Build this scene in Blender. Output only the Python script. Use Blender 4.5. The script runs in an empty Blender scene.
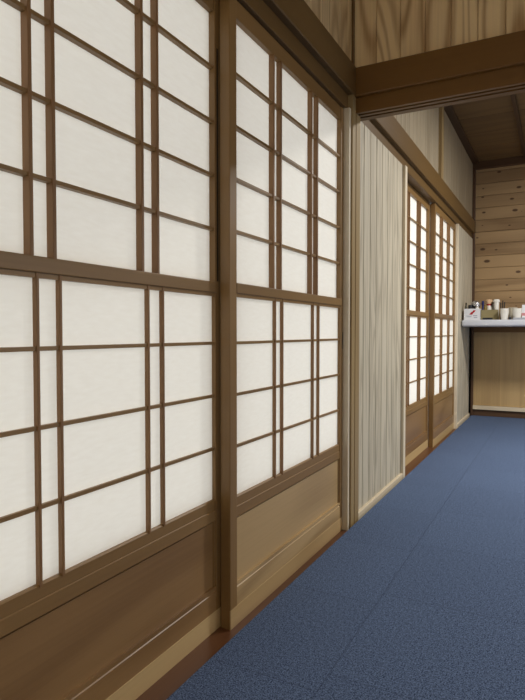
import bpy, bmesh, math, random
from mathutils import Vector
random.seed(7)
S = bpy.context.scene
COL = S.collection

# ---------------------------------------------------------------- camera
cam = bpy.data.cameras.new('camera'); co = bpy.data.objects.new('camera', cam); COL.objects.link(co)
cam.sensor_fit = 'VERTICAL'; cam.sensor_height = 36.0; cam.sensor_width = 27.0
cam.lens = 570 / 700 * 36; cam.clip_start = 0.02
co.location = (0, 0, 0.87)
co.rotation_euler = (math.pi/2 - math.atan(18/570), 0, math.radians(27.6))
S.camera = co

# ---------------------------------------------------------------- world (daylight behind the shoji)
w = bpy.data.worlds.new('world'); S.world = w; w.use_nodes = True
w.node_tree.nodes['Background'].inputs[0].default_value = (1.0, 0.98, 0.935, 1)
w.node_tree.nodes['Background'].inputs[1].default_value = 1.42

# ---------------------------------------------------------------- lamps
def area(name, loc, sx, sy, power, col, rot=(0,0,0)):
    l = bpy.data.lights.new(name, 'AREA'); l.shape = 'RECTANGLE'; l.size = sx; l.size_y = sy
    l.energy = power; l.color = col
    o = bpy.data.objects.new(name, l); COL.objects.link(o); o.location = loc; o.rotation_euler = rot
    return o
area('hall_lamp_light', (0.95, 4.1, 2.585), 0.42, 0.42, 72, (1.0, 0.97, 0.91))
pl = bpy.data.lights.new('assumed_pendant_light', 'POINT'); pl.energy = 44; pl.color = (1.0, 0.94, 0.84); pl.shadow_soft_size = 0.14  # unseen near-room light, pendant form assumed so it reaches the cedar boards
po = bpy.data.objects.new('assumed_pendant_light', pl); COL.objects.link(po); po.location = (1.5, -0.8, 2.08)
area('window_light', (3.1, 3.4, 1.3), 1.6, 1.6, 20, (0.93, 0.96, 1.0), (0, math.radians(90), 0))

S.view_settings.view_transform = 'Standard'; S.view_settings.look = 'None'
S.view_settings.exposure = 0.24; S.view_settings.gamma = 1.0; S.view_settings.use_curve_mapping = False

# ---------------------------------------------------------------- helpers
def lin(c):
    return tuple(((v/255)/12.92 if v/255 <= 0.04045 else ((v/255+0.055)/1.055)**2.4) for v in c) + (1.0,)

class NT:
    def __init__(s, name):
        s.m = bpy.data.materials.new(name); s.m.use_nodes = True
        s.t = s.m.node_tree; s.b = s.t.nodes['Principled BSDF']
    def n(s, typ, **kw):
        nd = s.t.nodes.new(typ)
        for k, v in kw.items():
            if isinstance(v, (int, float, str, bool)) and hasattr(nd, k): setattr(nd, k, v)
        return nd
    def l(s, a, b): s.t.links.new(a, b)
    def math(s, op, a, b=None, c=None):
        nd = s.t.nodes.new('ShaderNodeMath'); nd.operation = op
        for i, v in enumerate((a, b, c)):
            if v is None: continue
            if isinstance(v, (int, float)): nd.inputs[i].default_value = v
            else: s.l(v, nd.inputs[i])
        return nd.outputs[0]
    def mix(s, f, a, b, blend='MIX'):
        nd = s.t.nodes.new('ShaderNodeMix'); nd.data_type = 'RGBA'; nd.blend_type = blend
        for i, v in ((0, f), (6, a), (7, b)):
            if isinstance(v, (int, float)): nd.inputs[i].default_value = v
            elif isinstance(v, tuple): nd.inputs[i].default_value = v
            else: s.l(v, nd.inputs[i])
        return nd.outputs[2]

def simple(name, col, rough=0.5, metal=0.0, trans=0.0):
    m = NT(name)
    m.b.inputs['Base Color'].default_value = lin(col); m.b.inputs['Roughness'].default_value = rough
    m.b.inputs['Metallic'].default_value = metal
    if trans: m.b.inputs['Transmission Weight'].default_value = trans
    return m.m

def wood(name, light, dark, grain='Z', board=None, width=0.1, off=0.0, rings=7.0, vary=0.25, rough=0.5,
         amount=0.55, knots=False, knotcol=(70,42,22), fibre=0.35, scale=3.2, stretch=0.13):
    """procedural timber: contour-line figure + fine fibre, plank-to-plank tone, optional knots"""
    m = NT(name)
    tc = m.n('ShaderNodeTexCoord'); sp = m.n('ShaderNodeSeparateXYZ'); m.l(tc.outputs['Object'], sp.inputs[0])
    ax = {'X': sp.outputs[0], 'Y': sp.outputs[1], 'Z': sp.outputs[2]}
    oi = m.n('ShaderNodeObjectInfo')
    seed = m.math('MULTIPLY', oi.outputs['Random'], 17.0)
    tone = None
    if board:
        idx = m.math('FLOOR', m.math('DIVIDE', m.math('SUBTRACT', ax[board], off), width))
        wn = m.n('ShaderNodeTexWhiteNoise'); wn.noise_dimensions = '1D'; m.l(idx, wn.inputs['W'])
        tone = wn.outputs['Value']
        seed = m.math('ADD', m.math('MULTIPLY', tone, 31.0), m.math('MULTIPLY', idx, 3.7))
    cb = m.n('ShaderNodeCombineXYZ')
    for i, a in enumerate('XYZ'):
        v = m.math('MULTIPLY', ax[a], stretch) if a == grain else ax[a]
        v = m.math('ADD', v, seed) if a == grain else v
        m.l(v, cb.inputs[i])
    no = m.n('ShaderNodeTexNoise'); no.inputs['Scale'].default_value = scale; no.inputs['Detail'].default_value = 1.5
    no.inputs['Roughness'].default_value = 0.35
    m.l(cb.outputs[0], no.inputs['Vector'])
    r = m.math('SINE', m.math('MULTIPLY', no.outputs[0], rings * 6.283))
    r = m.math('POWER', m.math('MULTIPLY_ADD', r, 0.5, 0.5), 1.7)
    cb2 = m.n('ShaderNodeCombineXYZ')
    for i, a in enumerate('XYZ'):
        m.l(m.math('ADD', m.math('MULTIPLY', ax[a], 2.2 if a == grain else 120.0), seed), cb2.inputs[i])
    fi = m.n('ShaderNodeTexNoise'); fi.inputs['Scale'].default_value = 1.0; fi.inputs['Detail'].default_value = 3
    m.l(cb2.outputs[0], fi.inputs['Vector'])
    f = m.math('MULTIPLY', r, amount)
    f = m.math('ADD', f, m.math('MULTIPLY', m.math('SUBTRACT', fi.outputs[0], 0.5), fibre * 2))
    if tone is not None:
        f = m.math('ADD', f, m.math('MULTIPLY', m.math('SUBTRACT', tone, 0.5), vary * 2))
    cl = m.n('ShaderNodeClamp'); m.l(f, cl.inputs[0])
    c = m.mix(cl.outputs[0], lin(light), lin(dark))
    if knots:
        kc = m.n('ShaderNodeCombineXYZ')
        for i, a in enumerate('XYZ'):
            v = ax[a]
            if a == grain: v = m.math('ADD', m.math('MULTIPLY', v, 4.2), seed)
            elif a == board:
                v = m.math('DIVIDE', m.math('SUBTRACT', ax[board], off), width); v = m.math('ADD', m.math('MULTIPLY', v, 1.0), 0.0)
            else: v = m.math('MULTIPLY', v, 0.0)
            if a == grain: m.l(v, kc.inputs[0])
            elif a == board: m.l(v, kc.inputs[1])
        vo = m.n('ShaderNodeTexVoronoi'); vo.voronoi_dimensions = '2D'; vo.inputs['Scale'].default_value = 1.0; vo.inputs['Randomness'].default_value = 0.9
        m.l(kc.outputs[0], vo.inputs['Vector'])
        sel = m.n('ShaderNodeSeparateColor'); m.l(vo.outputs['Color'], sel.inputs[0])
        size = m.math('MULTIPLY_ADD', sel.outputs[0], 0.13, 0.03)
        k = m.math('SUBTRACT', 1.0, m.math('DIVIDE', vo.outputs['Distance'], size))
        k = m.math('MULTIPLY', k, 2.5); kk = m.n('ShaderNodeClamp'); m.l(k, kk.inputs[0])
        on = m.math('GREATER_THAN', sel.outputs[1], 0.42)
        c = m.mix(m.math('MULTIPLY', m.math('MULTIPLY', kk.outputs[0], on), 0.9), c, lin(knotcol))
    m.l(c, m.b.inputs['Base Color']); m.b.inputs['Roughness'].default_value = rough
    bp = m.n('ShaderNodeBump'); bp.inputs['Strength'].default_value = 0.12; bp.inputs['Distance'].default_value = 0.002
    m.l(fi.outputs[0], bp.inputs['Height']); m.l(bp.outputs[0], m.b.inputs['Normal'])
    return m.m

class MB:
    """collects shapes, build() links them as one mesh"""
    def __init__(s): s.bm = bmesh.new()
    def box(s, x0, x1, y0, y1, z0, z1):
        v = [s.bm.verts.new(p) for p in ((x0,y0,z0),(x1,y0,z0),(x1,y1,z0),(x0,y1,z0),(x0,y0,z1),(x1,y0,z1),(x1,y1,z1),(x0,y1,z1))]
        for q in ((3,2,1,0),(4,5,6,7),(0,1,5,4),(1,2,6,5),(2,3,7,6),(3,0,4,7)): s.bm.faces.new([v[i] for i in q])
        return s
    def sheet(s, x, y0, y1, z0, z1):
        s.bm.faces.new([s.bm.verts.new(p) for p in ((x,y0,z0),(x,y1,z0),(x,y1,z1),(x,y0,z1))]); return s
    def prism(s, prof, axis, a0, a1):
        """extrude a convex or simple profile [(u,v)..] along axis; u,v are the other two axes in xyz order"""
        def P(u, v, a): return {'x': (a,u,v), 'y': (u,a,v), 'z': (u,v,a)}[axis]
        A = [s.bm.verts.new(P(u,v,a0)) for u, v in prof]; B = [s.bm.verts.new(P(u,v,a1)) for u, v in prof]
        n = len(prof)
        s.bm.faces.new(A); s.bm.faces.new(B[::-1])
        for i in range(n): s.bm.faces.new((A[i], B[i], B[(i+1)%n], A[(i+1)%n]))
        return s
    def lathe(s, prof, c=(0,0,0), n=28):
        """closed-ended lathe of [(r,z)..]"""
        rings = []
        for r, z in prof:
            if r < 1e-6: rings.append([s.bm.verts.new((c[0], c[1], c[2]+z))])
            else: rings.append([s.bm.verts.new((c[0]+r*math.cos(2*math.pi*i/n), c[1]+r*math.sin(2*math.pi*i/n), c[2]+z)) for i in range(n)])
        for a, b in zip(rings, rings[1:]):
            for i in range(n):
                j = (i+1) % n
                if len(a) == 1 and len(b) == 1: continue
                if len(a) == 1: s.bm.faces.new((a[0], b[i], b[j]))
                elif len(b) == 1: s.bm.faces.new((a[i], a[j], b[0]))
                else: s.bm.faces.new((a[i], a[j], b[j], b[i]))
        return s
    def tube(s, pts, r, n=10):
        pts = [Vector(p) for p in pts]; rings = []
        for i, p in enumerate(pts):
            d = (pts[min(i+1, len(pts)-1)] - pts[max(i-1, 0)]).normalized()
            u = d.orthogonal().normalized(); v = d.cross(u)
            rings.append([s.bm.verts.new(p + (u*math.cos(2*math.pi*k/n) + v*math.sin(2*math.pi*k/n))*r) for k in range(n)])
        for a, b in zip(rings, rings[1:]):
            for k in range(n): s.bm.faces.new((a[k], a[(k+1)%n], b[(k+1)%n], b[k]))
        s.bm.faces.new(rings[0]); s.bm.faces.new(rings[-1])
        return s
    def build(s, name, mat, parent=None, bevel=0.0, smooth=False):
        bmesh.ops.recalc_face_normals(s.bm, faces=s.bm.faces)
        me = bpy.data.meshes.new(name); s.bm.to_mesh(me); s.bm.free(); me.materials.append(mat)
        o = bpy.data.objects.new(name, me); COL.objects.link(o)
        if parent: o.parent = parent
        if smooth:
            for p in me.polygons: p.use_smooth = True
            me.set_sharp_from_angle(angle=math.radians(40))
        if bevel:
            b = o.modifiers.new('bevel', 'BEVEL'); b.width = bevel; b.segments = 2; b.limit_method = 'ANGLE'
        return o

def empty(name, loc=(0,0,0)):
    o = bpy.data.objects.new(name, None); COL.objects.link(o); o.location = loc; return o
def tag(o, label, cat, group=None):
    o['label'] = label; o['category'] = cat
    if group: o['group'] = group
    return o
def struct(o, label=None):
    o['kind'] = 'structure'
    if label: o['label'] = label
    return o

# ---------------------------------------------------------------- materials
M = {}
M['door'] = wood('door_wood', (142,110,66), (110,80,44), 'Z', rings=3, amount=0.35, fibre=0.25, rough=0.42)
M['door_h'] = wood('door_wood_horizontal', (142,110,66), (110,80,44), 'Y', rings=3, amount=0.35, fibre=0.25, rough=0.42)
M['panel'] = wood('brown_door_panel_wood', (152,118,76), (112,80,46), 'Y', rings=5, amount=0.45, fibre=0.25, rough=0.36, scale=2.2, stretch=0.3)
M['panel2'] = wood('pale_door_panel_wood', (194,164,118), (146,116,76), 'Y', rings=6, amount=0.5, fibre=0.25, rough=0.36, scale=2.2, stretch=0.3)
M['skirt'] = wood('pale_rail_wood', (204,176,128), (172,142,98), 'Y', rings=3, amount=0.4, fibre=0.25, rough=0.42)
M['kumiko'] = wood('lattice_wood', (140,104,66), (108,76,44), 'Z', rings=2, amount=0.3, fibre=0.2, rough=0.5)
M['beam'] = wood('beam_wood_y', (108,82,44), (86,62,30), 'Y', rings=3, amount=0.4, fibre=0.25, rough=0.45)
M['beam_x'] = wood('beam_wood_x', (120,84,38), (96,64,26), 'X', rings=3, amount=0.4, fibre=0.25, rough=0.45)
M['post'] = wood('post_wood', (164,140,98), (128,104,68), 'Z', rings=5, amount=0.4, fibre=0.35, rough=0.5)
M['jamb'] = wood('pale_jamb_wood', (232,220,196), (210,196,168), 'Z', rings=3, amount=0.3, fibre=0.2)
M['base'] = wood('pale_baseboard_wood', (222,208,182), (196,180,150), 'Y', rings=3, amount=0.3, fibre=0.2)
M['white_wall'] = wood('whitewashed_boards', (206,197,176), (138,128,108), 'Z', 'Y', 0.106, 2.56, rings=10, vary=0.08, amount=0.42, fibre=0.25, rough=0.6, scale=9, stretch=0.09)
M['upper_wall'] = wood('pale_upper_boards', (166,152,128), (122,108,84), 'Z', 'Y', 0.105, 2.56, rings=5, vary=0.15, amount=0.3, fibre=0.3, rough=0.6)
M['upper_plain'] = wood('pale_upper_panel', (158,144,120), (130,116,92), 'Z', 'Y', 0.3, 4.64, rings=6, vary=0.05, amount=0.4, fibre=0.4, rough=0.6, scale=6)
M['cedar'] = wood('cedar_boards', (250,222,172), (166,122,74), 'Z', 'X', 0.1065, -0.853, rings=15, vary=0.16, amount=0.62, fibre=0.25, rough=0.55, scale=4.6, stretch=0.13)
M['cedar_y'] = wood('cedar_boards_side', (224,200,156), (156,120,80), 'Z', 'Y', 0.1065, 0.0, rings=14, vary=0.16, amount=0.55, fibre=0.25, rough=0.55, scale=4.6, stretch=0.12)
M['knotty'] = wood('knotty_boards', (178,148,108), (122,94,62), 'X', 'Z', 0.127, 0.03, rings=5, vary=0.28, amount=0.45, fibre=0.25, rough=0.6, knots=True)
M['ceil'] = wood('ceiling_boards', (112,86,50), (86,62,34), 'X', 'Y', 0.42, 2.6, rings=6, vary=0.12, amount=0.4, fibre=0.3, rough=0.6)
M['darkbatten'] = wood('dark_batten_wood', (66,44,26), (48,30,18), 'Y', rings=3, amount=0.4)
M['kick'] = wood('counter_panel_wood', (196,166,118), (150,122,82), 'Z', 'X', 0.09, 0, rings=3, vary=0.18, amount=0.3, fibre=0.3, rough=0.5)
M['darkwood'] = wood('dark_trim_wood', (84,58,38), (54,36,22), 'Z', rings=3, amount=0.4)
M['darkwood_x'] = wood('dark_plinth_wood', (92,66,44), (60,42,28), 'X', rings=3, amount=0.4)
M['threshold'] = wood('reddish_threshold_wood', (108,70,44), (78,48,30), 'Y', rings=4, amount=0.4, rough=0.4)
M['plaster'] = simple('plain_wall_board', (190,176,150), 0.8)
M['black'] = simple('black_slot', (20,15,11), 0.6)

# shoji paper: thin, diffusing, lets some light through
pm = NT('shoji_paper')
tc = pm.n('ShaderNodeTexCoord'); mp = pm.n('ShaderNodeMapping'); mp.inputs['Scale'].default_value = (40, 14, 60)
pm.l(tc.outputs['Object'], mp.inputs[0]); nz = pm.n('ShaderNodeTexNoise'); nz.inputs['Scale'].default_value = 2.0; nz.inputs['Detail'].default_value = 6
pm.l(mp.outputs[0], nz.inputs['Vector'])
pc = pm.mix(nz.outputs[0], lin((240,237,229)), lin((250,249,243)))
df = pm.n('ShaderNodeBsdfDiffuse'); tl = pm.n('ShaderNodeBsdfTranslucent'); ms = pm.n('ShaderNodeMixShader'); ms.inputs[0].default_value = 0.30
pm.l(pc, df.inputs[0]); pm.l(pc, tl.inputs[0]); pm.l(df.outputs[0], ms.inputs[1]); pm.l(tl.outputs[0], ms.inputs[2])
pm.l(ms.outputs[0], pm.t.nodes['Material Output'].inputs[0]); M['paper'] = pm.m

# carpet tiles
cm = NT('blue_carpet_tiles')
tc = cm.n('ShaderNodeTexCoord'); sp = cm.n('ShaderNodeSeparateXYZ'); cm.l(tc.outputs['Object'], sp.inputs[0])
X = cm.math('DIVIDE', cm.math('ADD', sp.outputs[0], 0.51), 0.5)
ix = cm.math('FLOOR', X); first = cm.math('LESS_THAN', X, 0.0)
Y = cm.math('DIVIDE', cm.math('SUBTRACT', sp.outputs[1], cm.math('MULTIPLY_ADD', first, -0.08, 0.34)), 0.5)
iy = cm.math('FLOOR', Y)
fx = cm.math('FRACT', X); fy = cm.math('FRACT', Y)
ex = cm.math('MINIMUM', fx, cm.math('SUBTRACT', 1.0, fx)); ey = cm.math('MINIMUM', fy, cm.math('SUBTRACT', 1.0, fy))
seam = cm.math('LESS_THAN', cm.math('MINIMUM', ex, ey), 0.0035)
par = cm.math('MODULO', cm.math('ABSOLUTE', cm.math('ADD', ix, iy)), 2.0)
n1 = cm.n('ShaderNodeTexNoise'); n1.inputs['Scale'].default_value = 260; n1.inputs['Detail'].default_value = 3; n1.inputs['Roughness'].default_value = 0.7
cm.l(tc.outputs['Object'], n1.inputs['Vector'])
n3 = cm.n('ShaderNodeTexNoise'); n3.inputs['Scale'].default_value = 90; n3.inputs['Detail'].default_value = 2
cm.l(tc.outputs['Object'], n3.inputs['Vector'])
wv = cm.n('ShaderNodeTexWave'); wv.bands_direction = 'X'; wv.inputs['Scale'].default_value = 60; wv.inputs['Distortion'].default_value = 1.5
cm.l(tc.outputs['Object'], wv.inputs['Vector'])
v = cm.math('ADD', cm.math('MULTIPLY', n1.outputs[0], 0.85), cm.math('MULTIPLY', n3.outputs[0], 0.15))
rp = cm.n('ShaderNodeMapRange'); rp.inputs[1].default_value = 0.40; rp.inputs[2].default_value = 0.60
cm.l(v, rp.inputs[0])
c = cm.mix(rp.outputs[0], lin((32,46,74)), lin((122,142,178)))
c = cm.mix(cm.math('MULTIPLY', wv.outputs['Fac'], 0.12), c, lin((52,66,96)))
c = cm.mix(cm.math('MULTIPLY', par, 0.05), c, lin((60,70,96)))
c = cm.mix(cm.math('MULTIPLY', seam, 0.38), c, lin((40,48,70)))
cm.l(c, cm.b.inputs['Base Color']); cm.b.inputs['Roughness'].default_value = 0.95
cm.b.inputs['Specular IOR Level'].default_value = 0.1
bp = cm.n('ShaderNodeBump'); bp.inputs['Strength'].default_value = 0.3; bp.inputs['Distance'].default_value = 0.002
cm.l(v, bp.inputs['Height']); cm.l(bp.outputs[0], cm.b.inputs['Normal']); M['carpet'] = cm.m

# ---------------------------------------------------------------- room shell
XR, YB, YF, ZC = 3.2, -2.2, 6.5, 2.67       # right wall, wall behind the camera, far wall, ceiling
CY = 2.50                                    # front of the cross beam
struct(MB().box(-0.815, XR, YB, YF, -0.06, 0).build('floor', M['carpet']), 'blue heathered carpet tiles')

def boards(name, mat, parent, face, a0, a1, b0, b1, f, width, off, depth=0.012, gap=0.006, side=-1, ch=0.004):
    """wall lining of chamfered boards as one mesh. face 'x' or 'y' = normal; a = across boards, b = along boards; f = face plane"""
    mb = MB(); k0 = math.floor((a0 - off) / width); k1 = math.ceil((a1 - off) / width)
    for k in range(k0, k1):
        p, q = max(a0, off + k*width), min(a1, off + (k+1)*width)
        if q - p < 0.004: continue
        p += gap/2; q -= gap/2
        prof = [(p, f + side*depth), (p, f + side*ch), (p+ch, f), (q-ch, f), (q, f + side*ch), (q, f + side*depth)]
        if face == 'x': mb.prism([(u, a) for a, u in prof], 'z', b0, b1)        # a runs along Y, boards upright
        elif face == 'y': mb.prism(prof, 'z', b0, b1)                            # a runs along X, boards upright
        elif face == 'yh': mb.prism([(u, a) for a, u in prof], 'x', b0, b1)      # a runs along Z, boards lie along X
        elif face == 'z': mb.prism([(a, u) for a, u in prof], 'x', b0, b1)       # a runs along Y, boards lie along X
    return mb.build(name, mat, parent)

# left wall: lining boards below and above the long beam, backed by a solid core
wl = struct(empty('wall_left'), 'left wall of whitewashed vertical boards between shoji doors')
boards('lower_boards', M['white_wall'], wl, 'x', 2.56, 3.42, -0.03, 1.86, -0.845, 0.106, 2.56)
boards('lower_boards', M['white_wall'], wl, 'x', 5.503, YF, -0.03, 1.86, -0.845, 0.106, 5.503)
boards('lower_boards', M['white_wall'], wl, 'x', YB, 0.35, -0.03, 1.86, -0.845, 0.106, YB)
boards('upper_boards', M['cedar_y'], wl, 'x', YB, CY+0.02, 2.04, ZC, -0.853, 0.1065, 0.0)
boards('upper_boards', M['upper_wall'], wl, 'x', 2.59, 4.56, 2.04, ZC, -0.853, 0.105, 2.56)
boards('upper_boards', M['upper_plain'], wl, 'x', 4.63, YF, 2.04, ZC, -0.853, 0.45, 4.63)
MB().box(-0.95, -0.857, 2.56, 3.42, -0.03, 1.86).box(-0.95, -0.857, 5.503, YF+0.1, -0.03, 1.86) \
    .box(-0.95, -0.857, YB-0.1, 0.35, -0.03, 1.86).box(-0.95, -0.865, YB-0.1, YF+0.1, 1.93, ZC+0.1).build('wall_core', M['plaster'], wl)

# far wall: horizontal knotty boards
wb = struct(empty('wall_back'), 'far wall of horizontal knotty pine boards')
boards('knotty_boards', M['knotty'], wb, 'yh', 0.03, ZC, -0.857, XR, YF, 0.127, 0.03, side=1, ch=0.004, gap=0.003)
MB().box(-0.95, XR, YF+0.012, YF+0.1, -0.06, ZC+0.1).build('wall_core', M['plaster'], wb)
# right wall, wall behind the camera
struct(MB().box(XR, XR+0.1, YB-0.1, YF+0.1, -0.06, ZC+0.1).build('wall_right', M['plaster']))
struct(MB().box(-0.95, XR, YB-0.1, YB, -0.06, ZC+0.1).build('wall_front', M['plaster']))
# wall above the cross beam: upright cedar boards
wm = struct(empty('wall_middle'), 'dark cedar boards above the cross beam')
boards('cedar_boards', M['cedar'], wm, 'y', -0.853, XR, 2.04, ZC, CY+0.02, 0.1065, -0.853, side=1, ch=0.003, gap=0.002)
boards('cedar_boards', M['cedar'], wm, 'y', -0.853, XR, 1.93, ZC, CY+0.09, 0.1065, -0.853, side=-1)
MB().box(-0.865, XR, CY+0.032, CY+0.078, 1.93, ZC).build('wall_core', M['plaster'], wm)

# ceilings
struct(MB().box(-0.95, XR, YB, CY+0.05, ZC, ZC+0.1).build('ceiling', M['ceil']))
cl = struct(empty('ceiling'), 'dark brown board ceiling with slim battens')
boards('ceiling_boards', M['ceil'], cl, 'z', CY+0.05, YF+0.01, -0.853, XR, ZC, 0.42, 2.6, side=1, ch=0.003)
MB().box(-0.95, XR, CY+0.05, YF+0.1, ZC+0.012, ZC+0.1).build('ceiling_core', M['plaster'], cl)
for k in range(8):
    x = -0.345 + 0.455*k
    MB().box(x-0.015, x+0.015, CY+0.09, YF, ZC-0.028, ZC).build('batten', M['darkbatten'], cl, bevel=0.002)

# long horizontal beams on the left wall: grooved lintel + proud rail
t = struct(empty('trim_1'), 'brown lintel and rail running above the shoji doors')
MB().box(-0.955, -0.853, YB, YF, 1.86, 1.925).build('lintel', M['beam'], t, bevel=0.002)
MB().prism([(-0.865,1.922),(-0.828,1.922),(-0.825,1.926),(-0.825,2.048),(-0.829,2.052),(-0.865,2.052)], 'y', YB, YF).build('rail', M['beam'], t)
# cross beam with two sliding grooves beneath
t = struct(empty('trim_2'), 'brown cross beam with two sliding grooves beneath')
mb = MB()
g = [(CY, 1.925), (CY, 1.855)]
for a, b in ((0.018, 0.034), (0.054, 0.070)):
    g += [(CY+a, 1.855), (CY+a, 1.872), (CY+b, 1.872), (CY+b, 1.855)]
g += [(CY+0.105, 1.855), (CY+0.105, 1.925)]
mb.prism(g, 'x', -0.853, XR); mb.build('lintel', M['beam_x'], t)
MB().prism([(CY+0.03,1.922),(CY-0.022,1.922),(CY-0.025,1.926),(CY-0.025,2.044),(CY-0.021,2.048),(CY+0.03,2.048)], 'x', -0.853, XR).build('rail', M['beam_x'], t)
MB().box(-0.853, XR, CY+0.07, CY+0.125, 1.922, 2.048).build('rear_rail', M['beam_x'], t)

# posts and jambs
def post(name, x0, x1, y0, y1, z0, z1, mat, label=None, bevel=0.003):
    return struct(MB().box(x0, x1, y0, y1, z0, z1).build(name, mat, bevel=bevel), label)
p = MB(); gx = -0.83   # the corner post, one shallow groove down its face
p.prism([(-0.95,2.452),(gx,2.452),(gx,2.494),(gx-0.008,2.494),(gx-0.008,2.504),(gx,2.504),(gx,2.56),(-0.95,2.56)], 'z', -0.03, 1.93)
struct(p.build('trim_3', M['post']), 'brown grooved corner post under the cross beam')
post('trim_4', -0.90, -0.838, 2.432, 2.452, -0.03, 1.86, M['jamb'], 'pale jamb strip beside the nearer shoji doors', 0.002)
post('trim_5', -0.95, -0.829, 3.42, 3.465, -0.03, 1.86, M['jamb'], 'pale jamb strip at the left of the far shoji doors', 0.002)
post('trim_6', -0.95, -0.840, 5.478, 5.503, -0.03, 1.86, M['jamb'], 'pale jamb strip at the right of the far shoji doors', 0.002)
post('trim_7', -0.95, -0.825, 0.35, 0.455, -0.03, 1.86, M['post'])
post('trim_8', -0.87, -0.828, 4.56, 4.635, 2.05, ZC, M['post'], 'brown post between the upper wall boards')
post('trim_9', -0.857, -0.825, YF-0.045, YF, -0.0, ZC, M['darkwood'], 'dark corner post at the far wall')
post('trim_10', -0.857, XR, YF-0.05, YF, ZC-0.075, ZC, M['darkwood_x'], 'cornice at the far wall, shadow gap put in as dark wood')  # dark colour stands in for the shadow gap under the ceiling
post('trim_11', -0.853, -0.79, 2.64, YF, ZC-0.022, ZC, M['darkbatten'], 'brown cornice along the left wall')
post('trim_12', -0.865, -0.845, CY-0.003, CY+0.02, 2.05, ZC, M['beam'], None, 0.002)
# threshold tracks
struct(MB().box(-0.96, -0.815, YB, YF, -0.06, -0.025).build('trim_13', M['threshold'], bevel=0.002), 'reddish brown wooden threshold beside the carpet')
# baseboards
def baseboard(y0, y1):
    return struct(MB().prism([(-0.846,-0.025),(-0.832,-0.025),(-0.832,0.014),(-0.835,0.018),(-0.846,0.018)], 'y', y0, y1).build('baseboard_left', M['base']), 'pale baseboard under the whitewashed boards')
baseboard(2.56, 3.42); baseboard(5.503, YF-0.045); baseboard(YB, 0.35)

# ---------------------------------------------------------------- shoji doors
W = 0.99
def shoji(name, x, y, label, pm_=None):
    """one sliding shoji door: front face at local x=0, start of its width at local y=0"""
    d = struct(empty(name, (x, y, 0)), label)
    B = -0.035; Z0, Z1 = -0.026, 1.857
    K = M['kumiko']; sm_ = pm_ or M['skirt']; pm_ = pm_ or M['panel']
    for s in (0, 1):                                       # stiles
        a, b = (0.0, 0.042) if s == 0 else (W-0.036, W+0.025)
        MB().box(B, 0, a, b, Z0, Z1).build('stile', M['door'], d, bevel=0.0025)
    MB().box(B+0.003, -0.003, 0.040, W-0.036, 1.803, Z1).build('top_rail', M['door_h'], d, bevel=0.002)
    # middle rail, proud of the lattice, its ends lapping the stiles
    mr = MB().box(B+0.003, 0.002, 0.040, W-0.026, 0.986, 1.018).build('middle_rail', M['door_h'], d, bevel=0.002)
    # rail under the paper with two mouldings
    lr = MB().prism([(B+0.003,0.306),(-0.002,0.306),(-0.002,0.337),(-0.0045,0.339),(-0.004,0.341),(-0.004,0.366),(-0.007,0.369),(B+0.003,0.369)],
                    'y', 0.040, W-0.024).build('panel_rail', M['door_h'], d)
    # panel board, bottom rail with moulding, pale sill strip
    MB().box(-0.020, -0.0085, 0.040, W-0.036, 0.09, 0.2995).box(-0.033, -0.030, 0.040, W-0.036, 0.09, 0.32).build('panel', pm_, d)
    MB().box(-0.0215, -0.005, W-0.042, W-0.034, 0.088, 0.32).build('panel_bead', M['door'], d, bevel=0.003)
    MB().prism([(B,0.030),(-0.0005,0.030),(-0.0005,0.090),(-0.003,0.092),(-0.003,0.094),(-0.001,0.096),(-0.001,0.106),(B,0.106)], 'y', 0.040, W-0.024).build('bottom_rail', pm_, d)
    MB().box(B+0.004, -0.001, 0.03, W+0.01, Z0, 0.034).build('sill_core', M['door_h'], d)
    MB().box(-0.004, 0.0006, 0.0, W+0.01, Z0, 0.034).build('sill_strip', sm_, d, bevel=0.0006)
    # upper lattice: paired uprights and four bars
    ys = (0.2975, 0.3545, 0.629, 0.689)
    for c in ys: MB().box(-0.022, -0.002, c-0.0045, c+0.0045, 1.015, 1.806).build('upright_bar', K, d, bevel=0.0008)
    for z in (1.643, 1.487, 1.331, 1.174):
        MB().box(-0.0215, -0.006, 0.038, W-0.034, z-0.0045, z+0.0045).build('cross_bar', M['door_h'], d, bevel=0.0008)
    # lower sash, a touch nearer the room and shifted
    for c in (0.309, 0.367, 0.648, 0.707): MB().box(-0.013, -0.001, c-0.0035, c+0.0035, 0.364, 0.988).build('upright_bar', K, d, bevel=0.0008)
    for z in (0.837, 0.680, 0.522):
        MB().box(-0.0125, -0.0045, 0.038, W-0.034, z-0.0045, z+0.0045).build('cross_bar', M['door_h'], d, bevel=0.0006)
    MB().box(-0.0128, -0.003, 0.040, W-0.034, 0.976, 0.988).build('sash_rail', M['door_h'], d)
    # paper behind the lattices
    MB().sheet(-0.0205, 0.038, W-0.034, 1.010, 1.806).build('paper', M['paper'], d)
    MB().sheet(-0.0130, 0.038, W-0.032, 0.366, 0.988).build('paper', M['paper'], d)
    return d
d1 = shoji('door_1', -0.905, 0.477, 'nearest shoji door with brown lower panel, cut by the left edge of the photo')
MB().box(-0.004, 0.0005, W-0.027, W-0.020, 1.02, 1.70).build('slot', M['black'], d1)
d2 = shoji('door_2', -0.865, 1.447, 'shoji door standing in front track, second from the left, beside the grooved corner post', M['panel2'])
MB().box(-0.004, 0.0006, W-0.014, W-0.006, 0.795, 0.870).build('finger_pull', M['black'], d2)
shoji('door_3', -0.905, 3.520, 'far shoji door in rear track, beside the whitewashed board wall')
shoji('door_4', -0.865, 4.505, 'farthest shoji door in front track, nearest the counter')

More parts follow.
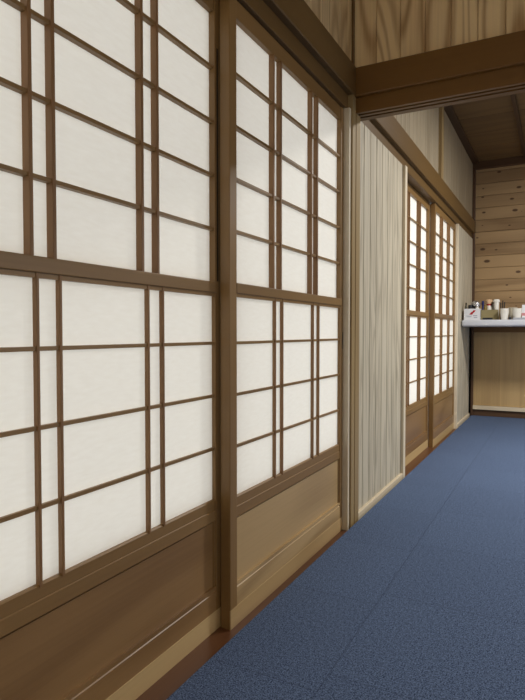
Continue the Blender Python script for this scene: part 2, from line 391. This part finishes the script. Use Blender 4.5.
# ---------------------------------------------------------------- counter
FR = 5.68
ct = empty('counter', (0, 6.3, 0)); tag(ct, 'wooden counter front of upright boards under the white counter top', 'counter')
def cb(mb, name, mat, bevel=0.002):
    o = mb.build(name, mat, ct, bevel=bevel); o.location = (0, -6.3, 0); return o
cb(MB().box(-0.80, XR-0.01, 6.272, 6.30, 0.11, 0.868), 'front_panel', M['kick'])
cb(MB().box(-0.80, XR-0.01, 6.262, 6.30, 0.866, 0.920), 'top_rail', M['beam_x'])
cb(MB().box(-0.80, XR-0.01, 6.25, 6.30, 0.068, 0.108), 'ledge', M['base'])
cb(MB().box(-0.80, XR-0.01, 6.275, 6.30, 0.0, 0.068), 'plinth', M['darkwood_x'])
cb(MB().box(-0.822, -0.80, 6.255, 6.30, 0.0, 0.920), 'end_post', M['darkwood'])
M['worktop'] = simple('white_laminate', (206,210,220), 0.4)
o = MB().box(-0.838, XR-0.01, FR, YF-0.002, 0.922, 0.985).build('worktop', M['worktop'], bevel=0.02)
o.modifiers[0].segments = 4
tag(o, 'long white counter top with rounded front edge along far wall', 'counter top')

# ---------------------------------------------------------------- things on the counter
ZT = 0.9855
white_card = simple('white_card', (228,230,236), 0.6)
red = simple('red_print', (186,24,40), 0.5); grey_print = simple('grey_print', (150,158,172), 0.6)
dark = simple('dark_plastic', (34,36,42), 0.35); khaki = simple('kraft_card', (142,130,92), 0.8)
steel = simple('steel', (200,200,204), 0.25, 0.9); ceramic = simple('white_ceramic', (238,236,230), 0.25)
gold = simple('amber_jar', (128,104,30), 0.3); cream = simple('cream_lid', (226,190,152), 0.5)
navy = simple('navy_plastic', (30,34,90), 0.4); glassm = simple('grey_glass', (170,172,168), 0.1, 0, 0.5)
olive = simple('olive_glass', (66,62,46), 0.3); grey = simple('grey_plastic', (172,176,186), 0.5)
palewood = simple('pale_cup', (222,214,196), 0.5)

def openbox(name, x0, x1, y0, y1, h, mat, label, t=0.004, z=ZT, cat='box'):
    e = empty(name, ((x0+x1)/2, (y0+y1)/2, z)); tag(e, label, cat); w, l = (x1-x0)/2, (y1-y0)/2
    MB().box(-w, w, -l, l, 0, t).build('base', mat, e)
    mb = MB().box(-w, w, -l, -l+t, t, h).box(-w, w, l-t, l, t, h).box(-w, -w+t, -l+t, l-t, t, h).box(w-t, w, -l+t, l-t, t, h)
    mb.build('sides', mat, e); return e
b1 = openbox('cardboard_box', -0.806, -0.665, 5.72, 5.86, 0.105, white_card, 'white open box with a red slanted mark at the left end of the counter')
lg = MB(); y = -0.0712
for pts in (((-0.022,0.050),(0.004,0.050),(0.020,0.074),(-0.004,0.074)), ((0.000,0.070),(0.014,0.090),(0.036,0.090),(0.022,0.070))):
    lg.prism([(a, b) for a, b in pts], 'y', y, y+0.0014)
lo = lg.build('red_logo', red, b1)
MB().box(-0.050, 0.000, y, y+0.0014, 0.034, 0.038).box(-0.040, -0.006, y, y+0.0014, 0.026, 0.029).box(0.010, 0.050, y, y+0.0014, 0.036, 0.042) \
    .box(0.018, 0.050, y, y+0.0014, 0.018, 0.024).build('grey_print', grey_print, b1)

def lathe_thing(name, x, y, z, prof, mat, label, cat, group=None, parts=()):
    e = empty(name, (x, y, z)); tag(e, label, cat, group)
    MB().lathe(prof).build('body', mat, e, smooth=True)
    for pn, pp, pmt in parts: MB().lathe(pp).build(pn, pmt, e, smooth=True)
    return e
zb = ZT + 0.004
lathe_thing('bottle', -0.790, 5.745, zb, [(0,0),(0.011,0),(0.011,0.125),(0.007,0.135),(0,0.136)], olive, 'small dark bottle at the left inside the white box', 'bottle', parts=[('cap', [(0,0.1345),(0.008,0.1345),(0.008,0.160),(0,0.160)], olive)])
lathe_thing('jar', -0.755, 5.760, zb, [(0,0),(0.020,0),(0.021,0.02),(0.021,0.100),(0.016,0.112),(0,0.112)], dark, 'dark jar with flat lid behind the red mark in white box', 'jar', parts=[('lid', [(0,0.110),(0.019,0.110),(0.019,0.138),(0,0.138)], dark)])
lathe_thing('silver_pot', -0.708, 5.790, zb, [(0,0),(0.012,0),(0.014,0.06),(0.014,0.10),(0.036,0.120),(0.044,0.143),(0.040,0.162),(0.020,0.176),(0,0.180)], steel, 'shiny round-topped silver pot standing in the white box', 'pot', parts=[('collar', [(0.015,0.092),(0.022,0.092),(0.022,0.118),(0.015,0.118)], dark)])
lathe_thing('jar', -0.690, 5.742, zb, [(0,0),(0.015,0),(0.016,0.01),(0.016,0.108),(0.012,0.116),(0,0.116)], ceramic, 'small white jar at the front right of the white box', 'jar', parts=[('lid', [(0,0.114),(0.015,0.114),(0.015,0.130),(0,0.130)], steel)])
b2 = openbox('tray_box', -0.660, -0.512, 5.78, 5.95, 0.095, khaki, 'khaki kraft box of bottles between white box and cups')
MB().box(-0.060, 0.030, -0.0862, -0.0845, 0.0, 0.020).build('gap_shade', dark, b2)  # dark strip painted in for the black gap at the box's foot
lathe_thing('bottle', -0.650, 5.83, zb, [(0,0),(0.009,0),(0.010,0.125),(0.007,0.135),(0,0.136)], navy, 'navy capped slim bottle in the khaki box left corner', 'bottle', parts=[('cap', [(0,0.1345),(0.012,0.1345),(0.012,0.178),(0,0.178)], navy)])
lathe_thing('jar', -0.628, 5.835, zb, [(0,0),(0.016,0),(0.018,0.01),(0.018,0.115),(0.014,0.125),(0,0.125)], gold, 'yellow brown jar in the khaki box', 'jar', parts=[('lid', [(0,0.1245),(0.015,0.1245),(0.015,0.138),(0,0.138)], gold)])
lathe_thing('bottle', -0.600, 5.875, zb, [(0,0),(0.030,0),(0.031,0.01),(0.029,0.10),(0.022,0.135),(0,0.135)], ceramic, 'white bottle with red collar and cream top in khaki box', 'bottle',
    parts=[('red_collar', [(0,0.134),(0.023,0.134),(0.023,0.150),(0,0.150)], red), ('top', [(0,0.149),(0.026,0.149),(0.032,0.165),(0.032,0.186),(0.020,0.194),(0,0.195)], cream)])
lathe_thing('jar', -0.555, 5.89, zb, [(0,0),(0.022,0),(0.024,0.01),(0.024,0.155),(0.018,0.168),(0,0.168)], glassm, 'grey glass jar behind the white tumbler in khaki box', 'jar', parts=[('lid', [(0,0.167),(0.019,0.167),(0.019,0.180),(0,0.180)], steel)])
lathe_thing('tumbler', -0.530, 5.84, zb, [(0,0),(0.018,0),(0.024,0.165),(0,0.165)], ceramic, 'tall white lidded tumbler, tallest thing in khaki box', 'tumbler', parts=[('lid', [(0,0.164),(0.030,0.164),(0.031,0.180),(0.022,0.190),(0,0.190)], ceramic)])

# pen holder: dark sticks standing between tumbler and cups
ph = empty('pen_holder', (-0.484, 5.90, ZT)); tag(ph, 'dark pen holder with sticks right of the khaki box', 'pen holder')
MB().lathe([(0,0),(0.018,0),(0.020,0.085),(0.017,0.085),(0.016,0.004),(0,0.004)]).build('body', dark, ph, smooth=True)
for k, (dx, dy, L, lx) in enumerate(((-0.010,0,0.165,-0.004), (0.0,0.006,0.185,0.004), (0.008,-0.004,0.172,0.014))):
    st = MB().tube([(-0.484+dx, 5.90+dy, ZT+0.006), (-0.484+dx+lx, 5.90+dy, ZT+L)], 0.0048).build('pen', dark)
    tag(st, ['left dark pen leaning in the pen holder', 'middle dark pen, tallest in the pen holder', 'right dark pen leaning right in the pen holder'][k], 'pen', 'pens in the dark holder')

# stacked paper cups
def cup_mesh():
    return [(0,0),(0.026,0),(0.034,0.062),(0.0375,0.062),(0.0375,0.066),(0.033,0.066),(0.025,0.003),(0,0.003)]
def stack(x, y, n, r, mat, labels, group, dz=0.012):
    first = None
    for k in range(n):
        if first is None:
            first = o = MB().lathe([(a*r, b) for a, b in cup_mesh()]).build('cup', mat, smooth=True)
        else: o = first.copy(); COL.objects.link(o)
        o.location = (x, y, ZT + dz*k); tag(o, labels[k], 'cup', group)
stack(-0.450, 5.73, 4, 1.05, ceramic, ['bottom white cup of the left stack on counter', 'second cup up in the left white stack', 'third cup up in the left white stack', 'top cup of the left white stack on counter'], 'left stack of white cups')
stack(-0.345, 5.76, 4, 1.12, ceramic, ['bottom wide white cup of the right stack', 'second wide cup up in the right white stack', 'third wide cup up in the right white stack', 'top wide white cup of the right stack'], 'right stack of white cups')
stack(-0.392, 5.90, 3, 1.1, palewood, ['bottom cream cup behind the white stacks', 'middle cream cup behind the white stacks', 'top cream cup behind the white stacks'], 'cream cups at the back', 0.025)
lathe_thing('jar', -0.402, 5.70, ZT, [(0,0),(0.012,0),(0.013,0.004),(0.013,0.018),(0.008,0.024),(0,0.024)], dark, 'tiny black jar at counter edge between the cup stacks', 'jar')
tr = empty('tray', (-0.30, 5.708, ZT)); tag(tr, 'flat grey tray in front of the right cup stack', 'tray')
MB().box(-0.072, 0.072, -0.012, 0.012, 0, 0.004).build('base', grey, tr)
MB().box(-0.075, 0.075, -0.015, -0.012, 0, 0.016).box(-0.075, 0.075, 0.012, 0.015, 0, 0.016).box(-0.075,-0.072,-0.012,0.012,0,0.016).box(0.072,0.075,-0.012,0.012,0,0.016).build('rim', grey, tr)
b3 = empty('carton', (-0.245, 5.82, ZT)); tag(b3, 'white and pink carton at the right edge of the photo on counter', 'carton')
MB().box(-0.06, 0.06, -0.05, 0.05, 0, 0.135).build('body', white_card, b3, bevel=0.002)
MB().box(-0.0602, 0.0602, -0.0505, 0.0505, 0.035, 0.060).build('pink_band', simple('pink_print', (206,140,146), 0.6), b3)

# ---------------------------------------------------------------- ceiling light fittings (above the frame; pendant form assumed)
def fitting(x, y, sx, sy, label):
    e = empty('ceiling_light', (x, y, ZC)); tag(e, label, 'ceiling light')
    MB().box(-sx/2-0.02, sx/2+0.02, -sy/2-0.02, sy/2+0.02, -0.06, 0).build('housing', white_card, e, bevel=0.004)
fitting(0.95, 4.1, 0.35, 0.35, 'square white ceiling light in the far room')
e = empty('assumed_pendant', (1.5, -0.8, ZC)); tag(e, 'assumed unseen pendant of the near room, added to light the cedar boards', 'lamp')
MB().lathe([(0,-0.03),(0.05,-0.03),(0.05,0),(0,0)]).build('ceiling_rose', white_card, e, smooth=True)
MB().tube([(0,0,-0.03),(0,0,-0.32)], 0.004).build('cord', dark, e)
MB().lathe([(0,-0.30),(0.05,-0.30),(0.24,-0.40),(0.235,-0.405),(0.05,-0.312),(0,-0.31)]).build('lamp_shade', white_card, e, smooth=True)

# everything standing on the counter sits 14 mm nearer the left wall; cups are squat
for o in COL.objects:
    if o.parent is None and o.get('category') in ('box','bottle','jar','pot','tumbler','pen holder','pen','cup','tray','carton') : o.location.x -= 0.014
